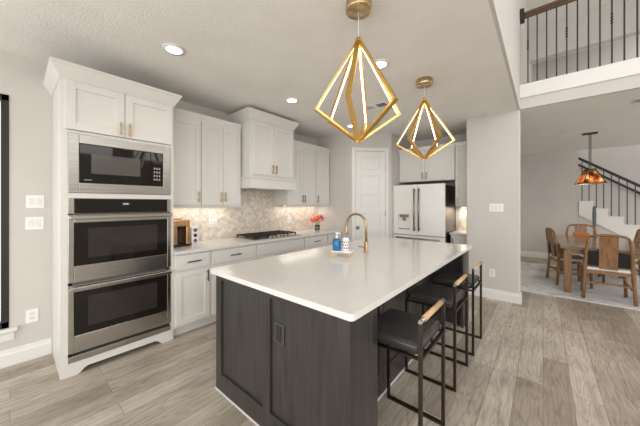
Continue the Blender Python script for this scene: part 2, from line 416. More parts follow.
# leaf with six raised-and-sunk panels: stiles and rails over a thin core
x0, x1 = .092, .654; zt = 2.405
d.box(x0, x1, -.002, .0, .01, zt)
d.box(x0, .172, -.017, -.002, .01, zt, .002).box(.552, x1, -.017, -.002, .01, zt, .002)
tops = [2.30 - .352 * k for k in range(6)]
prevz = zt
for z in tops:
    d.box(.172, .552, -.017, -.002, z, prevz, .002); prevz = z - .262
    d.box(.205, .519, -.010, -.002, z - .235, z - .027, .004)
d.box(.172, .552, -.017, -.002, .01, prevz, .002)
lf = d.xform(DM).build('door_leaf', 'trim', do)
k = MB().lathe([(0, .062), (.017, .060), (.026, .048), (.026, .040), (.014, .030), (.011, .012), (.031, .010), (.033, 0), (0, 0)], n=20)
k.xform(DM @ Matrix.Translation((.128, -.0175, .98)) @ Matrix.Rotation(R(90), 4, 'X')); k.build('door_knob', 'bronze', lf)
for z in (.35, 1.2, 2.05):
    MB().box(.648, .662, -.018, -.010, z, z + .09).xform(DM).build('hinge', 'bronze', do)

# ------------------------------------------------------------------ cabinet helpers (fronts face +X)
def shaker(x, y0, y1, z0, z1, th=.02, rail=.062, g=.0015):
    """five-piece door, front face at x"""
    y0 += g; y1 -= g; z0 += g; z1 -= g
    m = MB()
    m.box(x - th, x, y0, y0 + rail, z0, z1, .0015, 1).box(x - th, x, y1 - rail, y1, z0, z1, .0015, 1)
    m.box(x - th, x, y0 + rail, y1 - rail, z0, z0 + rail, .0015, 1).box(x - th, x, y0 + rail, y1 - rail, z1 - rail, z1, .0015, 1)
    m.box(x - th + .002, x - .011, y0 + rail - .004, y1 - rail + .004, z0 + rail - .004, z1 - rail + .004)
    return m
def handle_v(x, y, z0, z1):
    return MB().box(x + .022, x + .033, y - .0065, y + .0065, z0, z1, .002).box(x, x + .026, y - .005, y + .005, z0 + .018, z0 + .03).box(x, x + .026, y - .005, y + .005, z1 - .03, z1 - .018)
def handle_h(x, y0, y1, z):
    return MB().box(x + .022, x + .033, y0, y1, z - .0065, z + .0065, .002).box(x, x + .026, y0 + .02, y0 + .032, z - .005, z + .005).box(x, x + .026, y1 - .032, y1 - .02, z - .005, z + .005)

# ------------------------------------------------------------------ oven tower
TX, ty0, ty1 = -2.965, .262, 1.112
tw = thing('oven_cabinet', 'tall white cabinet with crown moulding housing the microwave and double oven', 'cabinet', (-3.27, .687, 0))
c = MB()
c.box(WX + .003, TX, ty0, ty0 + .02, 0, 2.50).box(WX + .003, TX, ty1 - .02, ty1, 0, 2.50)          # sides
c.box(WX + .003, WX + .02, ty0 + .02, ty1 - .02, .1, 2.50).box(WX + .02, TX, ty0 + .02, ty1 - .02, 2.45, 2.50)
for z in (.09, 1.478, 2.012): c.box(WX + .02, TX - .022, ty0 + .02, ty1 - .02, z, z + .02)
# face frame
c.box(TX - .02, TX, ty0 + .02, .306, .06, 2.45).box(TX - .02, TX, 1.081, ty1 - .02, .06, 2.45)
c.box(TX - .02, TX, .306, 1.081, 2.008, 2.03).box(TX - .02, TX, .306, 1.081, 1.470, 1.512).box(TX - .02, TX, .306, 1.081, 2.438, 2.45)
c.build('carcass', 'cabinet', tw)
# arched toe valance
v = [(ty0 + .02, 0), (ty0 + .105, 0), (ty0 + .125, .012), (ty0 + .145, .034), (ty0 + .17, .046), (ty1 - .17, .046), (ty1 - .145, .034), (ty1 - .125, .012), (ty1 - .105, 0), (ty1 - .02, 0), (ty1 - .02, .108), (ty0 + .02, .108)]
MB().prism(v, 'x', TX - .02, TX + .004).build('toe_valance', 'cabinet', tw)
MB().box(TX - .08, TX - .07, ty0 + .02, ty1 - .02, 0, .09).build('toe_kick', 'gap', tw)
CR = [(0, 2.44), (.008, 2.44), (.012, 2.455), (.055, 2.535), (.062, 2.54), (.062, 2.562), (0, 2.562)]
MB().sweep([(WX + .003, ty1), (TX, ty1), (TX, ty0), (WX + .003, ty0)][::-1] if False else [(WX + .003, ty0), (TX, ty0), (TX, ty1), (WX + .003, ty1)], CR).build('crown_moulding', 'cabinet', tw)
for a, b, hy in ((.290, .6875, .655), (.6895, 1.097, .722)):
    dd = shaker(TX + .02, a, b, 2.032, 2.437).build('door', 'cabinet', tw)
    handle_v(TX + .02, hy, 2.045, 2.165).build('handle', 'brass_old', dd)

# microwave
mw = thing('microwave', 'stainless built-in microwave with black door above the double oven', 'microwave', (-3.15, .69, 1.513))
y0, y1, z0, z1 = .306, 1.082, 1.513, 2.006
f = MB(); X = TX + .012
f.box(X - .03, X, y0, .374, z0, z1, .003).box(X - .03, X, 1.011, y1, z0, z1, .003).box(X - .03, X, .374, 1.011, z0, 1.598, .003).box(X - .03, X, .374, 1.011, 1.93, z1, .003)
f.build('trim_frame', 'steel_frame', mw)
MB().box(TX - .42, TX - .02, .36, 1.03, 1.535, 1.96).build('body', 'darksteel', mw)
dd = MB().box(X - .024, X - .004, .376, .900, 1.600, 1.928, .002).build('door', 'ovenglass', mw)
MB().box(X - .0045, X - .003, .452, .812, 1.682, 1.850).build('door_window', 'micwindow', dd)
MB().box(X - .0045, X - .003, .405, .455, 1.622, 1.628).build('maker_mark', 'keys', dd)
cp = MB().box(X - .024, X - .004, .903, 1.009, 1.600, 1.928, .002).build('control_panel', 'ovenglass', mw)
kb = MB()
for r_ in range(4):
    for q in range(3): kb.box(X - .0045, X - .003, .927 + q * .022, .940 + q * .022, 1.655 + r_ * .036, 1.674 + r_ * .036)
kb.build('keypad', 'keys', cp)
MB().box(X - .0045, X - .003, .925, .99, 1.825, 1.855).build('display', 'ovenwindow', cp)

# double wall oven
ov = thing('double_oven', 'stainless double wall oven with smoked glass doors below the microwave', 'oven', (-3.2, .69, .11))
y0, y1 = .306, 1.081; X = TX + .018
MB().box(TX - .5, TX - .022, y0 + .03, y1 - .03, .13, 1.45).build('body', 'darksteel', ov)
cp = MB().box(TX - .02, X - .006, y0, y1, 1.338, 1.469, .002).build('control_panel', 'steel', ov)
MB().box(X - .007, X, .342, 1.047, 1.342, 1.465, .002).build('touch_panel', 'ovenglass', cp)
MB().box(X - .0005, X + .0008, .66, .735, 1.405, 1.437).build('display', 'ovenwindow', cp)
MB().box(X, X + .0014, .676, .693, 1.415, 1.427).box(X, X + .0014, .698, .715, 1.415, 1.427).build('clock_digits', 'display', cp)
for zb, zt_, gz0, gz1 in ((.768, 1.330, .905, 1.265), (.188, .745, .327, .690)):
    dd = MB()
    dd.box(TX - .02, X, y0, .342, zb, zt_, .003).box(TX - .02, X, 1.047, y1, zb, zt_, .003).box(TX - .02, X, .342, 1.047, zb, gz0, .003).box(TX - .02, X, .342, 1.047, gz1, zt_, .003)
    dd = dd.build('oven_door', 'steel', ov)
    MB().box(TX - .015, X - .002, .34, 1.049, gz0 - .002, gz1 + .002).build('door_glass', 'ovenglass', dd)
    MB().box(X - .0025, X - .0012, .43, .955, gz0 + .06, gz1 - .05).build('door_window', 'ovenwindow', dd)
    h = MB().box(X + .024, X + .044, y0 + .004, y1 - .004, zt_ - .036, zt_ - .008, .005)
    for yy in (y0 + .012, y1 - .03): h.box(X, X + .03, yy, yy + .02, zt_ - .034, zt_ - .012)
    h.build('handle', 'steel_plain', dd)
MB().box(TX - .02, X - .008, y0, y1, .112, .160, .002).build('bottom_trim', 'steel', ov)
MB().box(TX - .02, X - .02, y0 + .02, y1 - .02, .160, .186).build('vent_gap', 'rubber', ov)

# ------------------------------------------------------------------ upper cabinets on the left wall
UX = -3.252
def upper(name, label, y0, y1, z0, z1, doors, x=UX, zrail=.03, endpanel=False):
    th_ = thing(name, label, 'cabinet', ((WX + x) / 2, (y0 + y1) / 2, z0))
    MB().box(WX + .002, x - .021, y0, y1, z0, z1 + .02).box(x - .021, x, y0, y0 + .022, z0, z1 + .02).box(x - .021, x, y1 - .022, y1, z0, z1 + .02).box(x - .021, x, y0 + .022, y1 - .022, z1 - .02, z1 + .02).box(x - .021, x, y0 + .022, y1 - .022, z0, z0 + .018).build('carcass', 'cabinet', th_)
    MB().sweep([(x, y0), (x, y1)], [(-.02, z0 - zrail), (.004, z0 - zrail), (.012, z0 - .008), (.012, z0), (-.02, z0)]).build('light_rail', 'cabinet', th_)
    cr = [(-.02, z1 - .005), (.010, z1 - .005), (.012, z1 + .03), (.026, z1 + .075), (.026, z1 + .092), (-.02, z1 + .092)]
    MB().sweep([(x, y0), (x, y1)], cr).build('crown_moulding', 'cabinet', th_)
    for a, b, hy, fin in doors:
        dd = shaker(x + .02, a, b, z0 + .004, z1 - .006, rail=.058).build('door', 'cabinet', th_)
        handle_v(x + .02, hy, z0 + .045, z0 + .175).build('handle', fin, dd)
    return th_
G1 = 'white upper cabinets along the left wall'
a = upper('wall_cabinet', 'narrow single-door white wall cabinet right beside the tall oven cabinet', 1.114, 1.533, 1.402, 2.44, [(1.13, 1.529, 1.499, 'brass_old')]); a['group'] = G1
a = upper('wall_cabinet', 'two-door white wall cabinet between single-door cabinet and the range hood', 1.535, 2.10, 1.402, 2.44, [(1.54, 1.826, 1.797, 'brass_old'), (1.828, 2.095, 1.856, 'brass_old')]); a['group'] = G1
a = upper('wall_cabinet', 'two-door white wall cabinet just past the range hood', 2.976, 3.698, 1.402, 2.42, [(2.985, 3.353, 3.325, 'bronze'), (3.355, 3.69, 3.383, 'bronze')]); a['group'] = G1
a = upper('wall_cabinet', 'single-door white wall cabinet in the corner above the flowers', 3.70, 4.117, 1.402, 2.42, [(3.71, 4.09, 3.74, 'bronze')]); a['group'] = G1

# hood cabinet
HX, hy0, hy1 = -3.05, 2.103, 2.973
hc = thing('hood_cabinet', 'taller white cabinet with a range hood box and crown above the cooktop', 'cabinet', (-3.3, 2.54, 1.64))
a0, a1 = 2.12, 2.93
MB().box(WX + .002, HX, a0, a1, 1.72, 2.62).build('carcass', 'cabinet', hc)
MB().sweep([(UX + .05 - .38, a0), (HX, a0), (HX, a1), (WX + .003, a1)] if False else [(WX + .003, a0), (HX, a0), (HX, a1), (WX + .003, a1)],
           [(-.01, 2.585), (.006, 2.585), (.010, 2.60), (.060, 2.685), (.066, 2.69), (.066, 2.715), (-.01, 2.715)]).build('crown_moulding', 'cabinet', hc)
for a, b, hy in ((a0 + .03, 2.524, 2.492), (2.526, a1 - .005, 2.556)):
    dd = shaker(HX + .02, a, b, 1.832, 2.575, rail=.06).build('door', 'cabinet', hc)
    handle_v(HX + .02, hy, 1.86, 1.99).build('handle', 'brass_old', dd)
hm = MB().box(WX + .002, HX + .035, hy0 + .003, hy1 - .003, 1.640, 1.775, .003).build('hood_box', 'cabinet', hc)
MB().sweep([(UX + .01, hy0 + .003), (HX + .035, hy0 + .003), (HX + .035, hy1 - .003), (UX + .01, hy1 - .003)], [(-.02, 1.765), (.004, 1.765), (.014, 1.785), (.014, 1.80), (-.02, 1.80)]).build('hood_ledge', 'cabinet', hm)
MB().box(-3.45, -3.1, 2.25, 2.83, 1.632, 1.640).build('hood_filter', 'steel', hm)

# ------------------------------------------------------------------ base cabinets
BX = -2.965
def base_cab(name, label, y0, y1, drawers, doors, x=BX):
    """drawers: (z0,z1,handle) ; doors: (y0,y1,handle y)"""
    b_ = thing(name, label, 'cabinet', ((WX + x) / 2, (y0 + y1) / 2, 0))
    MB().box(WX + .002, x, y0, y1, .10, .884).build('carcass', 'cabinet', b_)
    MB().box(WX + .05, x - .06, y0, y1, 0, .10).build('toe_kick', 'cabinet', b_)
    for z0, z1, hd in drawers:
        dr = MB().box(x, x + .02, y0 + .012, y1 - .012, z0, z1, .002).build('drawer', 'cabinet', b_)
        if hd:
            mid = (y0 + y1) / 2; L = .075 if y1 - y0 < .8 else .12
            handle_h(x + .02, mid - L, mid + L, (z0 + z1) / 2).build('handle', 'bronze', dr)
    for a, b, hy in doors:
        dd = shaker(x + .02, a, b, .125, .695, rail=.06).build('door', 'cabinet', b_)
        handle_v(x + .02, hy, .54, .67).build('handle', 'bronze', dd)
    return b_
G2 = 'white base cabinets along the left wall'
a = base_cab('base_cabinet', 'white base cabinet with one door and a drawer beside the oven cabinet', 1.114, 1.513, [(.715, .868, 1)], [(1.128, 1.50, 1.468)]); a['group'] = G2
a = base_cab('base_cabinet', 'white base cabinet with a drawer, second from the oven cabinet', 1.515, 2.143, [(.715, .868, 1)], [(1.53, 1.828, 1.80), (1.83, 2.13, 1.86)]); a['group'] = G2
a = base_cab('base_cabinet', 'wide white base cabinet with handleless top panel under the cooktop', 2.145, 3.082, [(.715, .868, 0), (.42, .695, 1), (.125, .40, 1)], []); a['group'] = G2
a = base_cab('base_cabinet', 'white three-drawer base cabinet just past the cooktop cabinet', 3.084, 3.688, [(.715, .868, 1), (.42, .695, 1), (.125, .40, 1)], []); a['group'] = G2
a = base_cab('base_cabinet', 'narrow white base cabinet in the corner below the flowers', 3.69, 4.117, [(.715, .868, 1)], [(3.705, 4.10, 3.74)]); a['group'] = G2
MB().box(BX - .05, BX - .042, 1.125, 1.18, 0, .1)
tag(MB().box(WX + .002, BX + .042, 1.114, 4.118, .886, .918, .003).build('kitchen_counter', 'quartz'), 'white quartz counter along the wall under the tiled backsplash', 'counter')

# backsplash: herringbone laid on the diagonal, clipped to the wall area
def herringbone(y0, y1, z0, z1, x, name, normal='x'):
    bm = bmesh.new(); rnd = random.Random(3); wd, ln, g = .033, .066, .0016
    c45 = math.sqrt(.5)
    def quad(a, b, c_, d_):
        pts = []
        for (u, v_) in ((a, b), (c_, b), (c_, d_), (a, d_)):
            yy, zz = (u - v_) * c45, (u + v_) * c45
            pts.append((0, yy + y0, zz + z0))
        cy = sum(p[1] for p in pts) / 4; cz = sum(p[2] for p in pts) / 4
        if cy < y0 - .08 or cy > y1 + .08 or cz < z0 - .08 or cz > z1 + .08: return
        fc = bm.faces.new([bm.verts.new(p) for p in pts]); fc.material_index = 1 + rnd.randrange(len(TILES))
    N = 150
    for i in range(-N, N):
        for k in range(-N // 2, N // 2):
            ox, oy = (k * 2 + i) * wd + 0, (i - 0) * wd - 0
            ox = i * wd + k * 4 * wd; oy = i * wd
            quad(ox + g, oy + g, ox + ln - g, oy + wd - g)
            quad(ox + ln + g - 0, oy - wd + g, ox + ln + wd - g, oy + ln - wd - g) if True else 0
    for co, no in (((0, y0, 0), (0, -1, 0)), ((0, y1, 0), (0, 1, 0)), ((0, 0, z0), (0, 0, -1)), ((0, 0, z1), (0, 0, 1))):
        bmesh.ops.bisect_plane(bm, geom=bm.verts[:] + bm.edges[:] + bm.faces[:], plane_co=co, plane_no=no, clear_outer=True)
    for f in list(bm.faces):
        pass
    r_ = bmesh.ops.extrude_face_region(bm, geom=bm.faces[:])
    for v_ in r_['geom']:
        if isinstance(v_, bmesh.types.BMVert): v_.co.x += .003
    m = MB(); m.bm = bm
    m.box(-.006, .0008, y0, y1, z0, z1, mi=0)
    for v_ in bm.verts: v_.co.x += x
    return m
m = herringbone(1.114, 4.117, .92, 1.66, WX + .0065, 'b')
struct(m.build('trim_backsplash', ['grout'] + TILES), 'beige stone herringbone backsplash behind the cooktop')

# under-cabinet lights
for (y0, y1, lab) in ((1.16, 2.05, 'lit under-cabinet light strip above the coffee machine'), (3.02, 4.07, 'lit under-cabinet light strip above the flowers')):
    u = thing('under_cabinet_light', lab, 'light', (-3.36, (y0 + y1) / 2, 1.385), 'under-cabinet light strips')
    MB().box(-3.385, -3.335, y0, y1, 1.388, 1.402, .002).build('housing', 'plastic_white', u)
    MB().box(-3.38, -3.34, y0 + .01, y1 - .01, 1.384, 1.388).build('diffuser', 'under', u)
    l = bpy.data.lights.new('strip_glow', 'AREA'); l.shape = 'RECTANGLE'; l.size = .05; l.size_y = y1 - y0; l.energy = 1.5; l.color = (1, .95, .87)
    lo = bpy.data.objects.new('strip_glow', l); COL.objects.link(lo); lo.parent = u; lo.location = (-.12, 0, -.005)

# ------------------------------------------------------------------ cooktop
ck = thing('cooktop', 'stainless gas cooktop with black grates set in the wall counter', 'cooktop', (-3.27, 2.61, .918))
MB().box(-3.52, -3.0, 2.16, 3.09, .918, .928, .004).build('steel_deck', 'steel_plain', ck)
for gy in (2.20, 2.485, 2.77):
    g = MB(); gx0, gx1, gw = -3.50, -3.08 if True else 0, .255
    for xx in (gx0, gx1 - .016): g.box(xx, xx + .016, gy, gy + gw, .950, .966, .003)
    for yy in (gy, gy + gw / 2 - .008, gy + gw - .016): g.box(gx0, gx1, yy, yy + .016, .950, .966, .003)
    for xx in (gx0 + .1, gx0 + .2, gx0 + .3): g.box(xx, xx + .014, gy, gy + gw, .952, .966, .002)
    for xx in (gx0, gx1 - .016):
        for yy in (gy, gy + gw - .016): g.box(xx, xx + .016, yy, yy + .016, .928, .952)
    g.build('grate', 'iron', ck)
for bx, by in ((-3.40, 2.33), (-3.19, 2.33), (-3.29, 2.61), (-3.40, 2.895), (-3.19, 2.895)):
    MB().lathe([(0, .020), (.035, .018), (.045, .006), (.05, 0), (0, 0)], (bx, by, .928)).build('burner', 'iron', ck)
for q in range(5):
    MB().lathe([(0, .028), (.016, .026), (.019, .004), (.021, 0), (0, 0)], (-3.035, 2.46 + q * .075, .928), n=16).build('knob', 'steel_plain', ck)

# ------------------------------------------------------------------ island
IX0, IX1, IY0, IY1 = -1.925, -.69, 1.03, 3.61
isl = thing('kitchen_island', 'charcoal stained kitchen island with panelled end and open seating side', 'kitchen island', ((IX0 + IX1) / 2, 2.32, 0))
b = MB()
# front end wing: frame and two sunk panels facing -Y
b.box(IX0, IX1, IY0 + .014, 1.245, 0, .886)
b.box(IX0, -1.853, IY0, IY0 + .014, 0, .886, .001, 1).box(-1.352, -1.278, IY0, IY0 + .014, .138, .845).box(-.765, IX1, IY0, IY0 + .014, 0, .886)
b.box(-1.853, -.765, IY0, IY0 + .014, 0, .138).box(-1.853, -.765, IY0, IY0 + .014, .845, .886)
b.build('end_panel', 'island', isl)
MB().box(IX0, IX1, 3.42, IY1, 0, .886).build('end_panel', 'island', isl)
m = MB().box(IX0 + .02, -.915, 1.245, 3.42, .09, .886).box(IX0 + .09, -.915, 1.245, 3.42, 0, .09)
m.build('body', 'island', isl)
for q in range(4):
    a0_ = 1.25 + q * .543
    fr = MB(); 
    for (u0, u1, v0, v1) in ((a0_, a0_ + .06, .1, .87), (a0_ + .475, a0_ + .535, .1, .87), (a0_ + .06, a0_ + .475, .1, .19), (a0_ + .06, a0_ + .475, .80, .87)): fr.box(-.915, -.903, u0, u1, v0, v1)
    fr.build('back_panel', 'island', isl)
    fr = shaker(0, a0_, a0_ + .54, .11, .87)
    fr.xform(Matrix.Translation((IX0 + .02, 0, 0)) @ Matrix.Scale(-1, 4, (1, 0, 0))).build('door', 'island', isl)
for yy in (1.25, 3.35): MB().box(-.725, -.692, yy, yy + .055, 0, .886, .002).build('support_post', 'darksteel', isl)
MB().box(IX0 - .006, IX1 + .002, IY0 - .007, IY0, 0, .007).box(-.915, -.906, 1.26, 3.42, 0, .007).build('floor_bead', 'trim', isl)

# worktop
def rrect(x0, x1, y0, y1, r, n=5):
    pts = []
    for cx, cy, a0 in ((x1 - r, y0 + r, -90), (x1 - r, y1 - r, 0), (x0 + r, y1 - r, 90), (x0 + r, y0 + r, 180)):
        for k in range(n + 1):
            a = R(a0 + 90 * k / n); pts.append((cx + r * math.cos(a), cy + r * math.sin(a)))
    return pts
m = MB(); bm = m.bm; zt_, zb_ = .920, .887
out = rrect(-1.967, -.654, .996, 3.632, .022)
ed = []
for pl in (out,):
    vs = [bm.verts.new((x, y, zt_)) for x, y in pl]
    ed += [bm.edges.new((vs[k], vs[(k + 1) % len(vs)])) for k in range(len(vs))]
bmesh.ops.triangle_fill(bm, use_beauty=True, edges=ed, normal=(0, 0, 1))
r_ = bmesh.ops.extrude_face_region(bm, geom=bm.faces[:])
for v_ in r_['geom']:
    if isinstance(v_, bmesh.types.BMVert): v_.co.z = zb_
it = m.build('island_worktop', 'quartz')
bv = it.modifiers.new('bevel', 'BEVEL'); bv.width = .003; bv.segments = 2; bv.limit_method = 'ANGLE'; bv.angle_limit = R(50)
tag(it, 'white quartz worktop on the charcoal island', 'worktop')
# island outlet
io = thing('power_outlet', 'dark power outlet on the charcoal island end', 'outlet', (-1.201, IY0 + .012, .585))
MB().box(-1.246, -1.156, IY0 + .006, IY0 + .0138, .585, .706, .003).build('cover_plate', 'darksteel', io)
MB().box(-1.222, -1.180, IY0 + .002, IY0 + .007, .600, .690, .002).build('receptacle', 'plastic_black', io)

# faucet
fx, fy = -1.405, 2.40
fc = thing('kitchen_faucet', 'brass gooseneck pull-down faucet on the island', 'faucet', (fx, fy, .92))
MB().lathe([(0, 0), (.028, 0), (.028, .008), (.021, .014), (.021, .105), (.016, .115), (0, .115)], (fx, fy, .92)).build('base', 'brass_old', fc)
pts = [(fx, fy, 1.03), (fx, fy, 1.19)]
for k in range(0, 13):
    a = R(180 * k / 12); pts.append((fx - .122 + .122 * math.cos(a), fy, 1.195 + .118 * math.sin(a)))
pts.append((fx - .246, fy, 1.17))
MB().tube(pts, .0125, 14).build('spout', 'brass_old', fc)
MB().lathe([(0, 0), (.017, 0), (.0185, .02), (.0165, .09), (.0135, .10), (0, .10)], (fx - .247, fy, 1.085), 16).build('spray_head', 'brass_old', fc)
MB().tube([(fx - .015, fy, .968), (fx - .04, fy - .005, .969), (fx - .085, fy - .012, .972)], [.009, .007, .0055], 10).build('lever', 'brass_old', fc)

# soap stand and bottles
sx, sy = -1.458, 2.055
st = thing('soap_stand', 'small raised white tray with brass legs on the island', 'tray', (sx, sy, .92), rz=R(20))
MB().box(-.095, .095, -.065, .065, .046, .058, .004).build('tray', 'plastic_white', st, True)
for ax, ay in ((-.08, -.05), (.08, -.05), (-.08, .05), (.08, .05)):
    MB().box(ax - .004, ax + .004, ay - .004, ay + .004, 0, .046).build('leg', 'brass', st, True)
def bottle(name, label, loc, body, r, h):
    o = thing(name, label, 'soap bottle', loc)
    MB().lathe([(0, 0), (r * .95, 0), (r, .006), (r, h * .78), (r * .85, h * .92), (r * .4, h), (0, h)], n=24).build('bottle', body, o, True)
    return o
bo = bottle('soap_bottle', 'blue dish soap bottle with a white pump on the small tray', (-1.508, 2.027, .978), 'blue', .040, .115)
p = MB().lathe([(0, h_) for h_ in ()] + [(.014, .112), (.014, .128), (.006, .130), (.006, .158), (.011, .160), (.011, .170), (0, .171)], n=16)
p.box(-.006, .050, -.006, .006, .158, .169, .002).build('pump', 'plastic_white', bo, True)
bo = bottle('soap_bottle', 'white patterned soap bottle with dark dots beside the blue one', (-1.432, 2.068, .978), 'plastic_white', .033, .125)
dm = MB()
for row in range(3):
    for q in range(9):
        a = 2 * math.pi * (q + .5 * (row % 2)) / 9; rot = Matrix.Rotation(a, 4, 'Z')
        dm.box(.0322, .0338, -.0065, .0065, .018 + row * .028, .034 + row * .028, rot=rot)
dm.build('dot_pattern', 'hall_grey', bo, True)
MB().lathe([(.012, .12), (.012, .135), (.005, .137), (.005, .158), (.009, .160), (.009, .168), (0, .169)], n=16).box(-.005, .034, -.005, .005, .158, .167, .002).build('pump', 'steel_plain', bo, True)

# ------------------------------------------------------------------ counter objects
cm = thing('coffee_machine', 'copper coffee machine with a dark drip bay on the wall counter', 'coffee machine', (-3.33, 1.315, .918))
MB().box(-.13, .105, -.105, .095, 0, .022, .008).build('drip_tray', 'plastic_black', cm, True)
m = MB().box(-.13, -.03, -.10, .09, .022, .30, .012).box(-.05, .085, -.10, -.052, .022, .24, .008).box(-.05, .085, .045, .09, .022, .24, .008).box(-.13, .09, -.10, .09, .235, .315, .014)
m.build('shell', 'copper', cm, True)
MB().box(-.031, -.026, -.05, .043, .024, .234).build('drip_bay', 'plastic_black', cm, True)
MB().lathe([(0, .195), (.02, .195), (.026, .235), (0, .235)], (.03, -.003, 0), 18).build('spout', 'plastic_black', cm, True)
MB().lathe([(.05, .315), (.052, .326), (.035, .334), (0, .335)], (-.02, -.005, 0), 24).build('lid', 'brass_old', cm, True)
pr = thing('pod_rack', 'white rack of dark coffee pods beside the copper coffee machine', 'rack', (-3.33, 1.485, .918))
MB().box(-.06, .06, -.045, .045, 0, .012, .003).box(-.06, .05, -.045, .045, .012, .22, .02).build('stand', 'plastic_white', pr, True)
for k in range(3):
    mt = Matrix.Translation((.05, .0, .05 + .065 * k)) @ Matrix.Rotation(R(90), 4, 'Y')
    MB().lathe([(0, .012), (.018, .012), (.023, .002), (.023, 0), (0, 0)], n=18).xform(mt).build('coffee_pod', 'plastic_black' if k % 2 else 'hall_grey', pr, True)
fl = thing('flower_vase', 'glass vase of coral and pink flowers in the counter corner', 'flowers', (-3.29, 3.80, .918))
MB().lathe([(0, 0), (.040, 0), (.048, .01), (.044, .05), (.050, .10), (.047, .10), (.041, .05), (.044, .012), (0, .012)], n=24).build('vase', 'waterglass', fl, True)
for k in range(16):
    el = math.acos(1 - 1.25 * (k + .5) / 16); a = k * 2.4
    x, y, z = .098 * math.sin(el) * math.cos(a), .112 * math.sin(el) * math.sin(a), .195 + .075 * math.cos(el)
    m = MB().ball((x, y, z), .030, (1, 1, .9))
    for q in range(16):
        aa = q * 2.399; e2 = .2 + 1.5 * (q / 16)
        px, py, pz = math.cos(aa) * math.sin(e2), math.sin(aa) * math.sin(e2), math.cos(e2)
        m.ball((x + px * .030, y + py * .030, z + pz * .027), .019, (1, 1, .75), 1)
    m.build('flower_head', ['peach', 'coral', 'peach', 'coral', 'pink', 'coral', 'peach'][k % 7], fl, True)
m = MB()
for k in range(9):
    a = k * .7; m.tube([(0.012 * math.cos(a), .012 * math.sin(a), .015), (.02 * math.cos(a), .02 * math.sin(a), .11), (.055 * math.cos(a), .055 * math.sin(a), .19)], .0028, 6)
m.build('stems', 'green', fl, True)

# ------------------------------------------------------------------ wall plates
def plate(name, label, cat, cx, cy, cz, wd, ht, axis, gangs, kind, group, mat='plastic_white'):
    """axis 'x' : on a wall facing +X ; 'y' : facing -Y"""
    o = thing(name, label, cat, (cx, cy, cz - ht / 2), group)
    def bx(u0, u1, z0, z1, d0, d1, nm, mm, bev=.002):
        m = MB()
        if axis == 'x': m.box(cx + d0, cx + d1, cy + u0, cy + u1, cz + z0, cz + z1, bev)
        else: m.box(cx + u0, cx + u1, cy - d1, cy - d0, cz + z0, cz + z1, bev)
        m.build(nm, mm, o)
    bx(-wd / 2, wd / 2, -ht / 2, ht / 2, 0, .006, 'cover_plate', mat)
    for g in range(gangs):
        u = (g - (gangs - 1) / 2) * .046
        if kind == 'switch': bx(u - .016, u + .016, -.033, .033, .006, .009, 'rocker', 'trim')
        else:
            for zz in (-.02, .02): bx(u - .015, u + .015, zz - .014, zz + .014, .006, .008, 'receptacle', 'cabinet')
    return o
plate('switch_plate', 'upper of two white switch plates between window and oven cabinet', 'light switch', WX, .152, 1.442, .115, .118, 'x', 2, 'switch', 'white switch plates')
plate('switch_plate', 'lower of two white switch plates between window and oven cabinet', 'light switch', WX, .148, 1.243, .115, .118, 'x', 2, 'switch', 'white switch plates')
plate('power_outlet', 'white outlet low on the wall between window and oven cabinet', 'outlet', WX, .132, .395, .08, .12, 'x', 1, 'outlet', None)
plate('power_outlet', 'white outlet plate on the tiled backsplash near the coffee machine', 'outlet', WX + .010, 1.86, 1.15, .115, .105, 'x', 2, 'outlet', None)
plate('power_outlet', 'white outlet plate on the tiled backsplash near the flowers', 'outlet', WX + .010, 3.33, 1.13, .09, .105, 'x', 1, 'outlet', None)
plate('switch_plate', 'wide white switch plate on the wall end beside the stools', 'light switch', -.53, 4.68, 1.365, .175, .12, 'y', 3, 'switch', 'white switch plates')
plate('power_outlet', 'white outlet low on the wall end beside the stools', 'outlet', -.585, 4.68, .385, .075, .118, 'y', 1, 'outlet', None)

# ------------------------------------------------------------------ fridge alcove
FY = 4.75
fr = thing('refrigerator', 'matte white french door refrigerator with bronze handles', 'refrigerator', (-1.73, 5.15, 0))
MB().box(-2.17, -1.275, FY + .065, 5.55, .02, 1.755, .004).build('body', 'darksteel', fr)
MB().box(-2.15, -1.295, FY + .10, 5.5, 0, .02).build('base', 'rubber', fr)
def fdoor(nm, x0, x1, z0, z1):
    return MB().box(x0, x1, FY, FY + .058, z0, z1, .006, 3).build(nm, 'fridge', fr)
ld = MB(); # left door with the dispenser recess
dx0, dx1, dz0, dz1 = -2.088, -1.870, .955, 1.228
ld.box(-2.185, dx0, FY, FY + .058, .858, 1.772, .003).box(dx1, -1.733, FY, FY + .058, .858, 1.772, .003).box(dx0, dx1, FY, FY + .058, .858, dz0, .001).box(dx0, dx1, FY, FY + .058, dz1, 1.772, .001).box(dx0, dx1, FY + .05, FY + .058, dz0, dz1)
ld = ld.build('door', 'fridge', fr)
MB().box(dx0 + .004, dx1 - .004, FY + .030, FY + .05, dz0 + .004, dz1 - .004).build('dispenser_back', 'fridge', ld)
MB().box(dx0 + .03, dx1 - .03, FY + .004, FY + .03, dz1 - .055, dz1 - .002).box(dx0 + .08, dx1 - .08, FY + .008, FY + .03, dz1 - .12, dz1 - .05).build('dispenser_spout', 'bronze', ld)
MB().box(dx0 + .01, dx1 - .01, FY - .006, FY + .03, dz0 - .004, dz0 + .012).build('dispenser_shelf', 'bronze', ld)
rd = fdoor('door', -1.728, -1.268, .858, 1.772)
dw = fdoor('freezer_drawer', -2.185, -1.268, .10, .845)
def fh(xc, par):
    m = MB().tube([(xc, FY - .048, .935), (xc, FY - .048, 1.70)], .013, 12)
    for z in (.97, 1.665): m.box(xc - .010, xc + .010, FY - .048, FY, z - .012, z + .012)
    m.build('handle', 'bronze', par)
fh(-1.772, ld); fh(-1.688, rd)
m = MB().tube([(-2.12, FY - .048, .80), (-1.335, FY - .048, .80)], .013, 12)
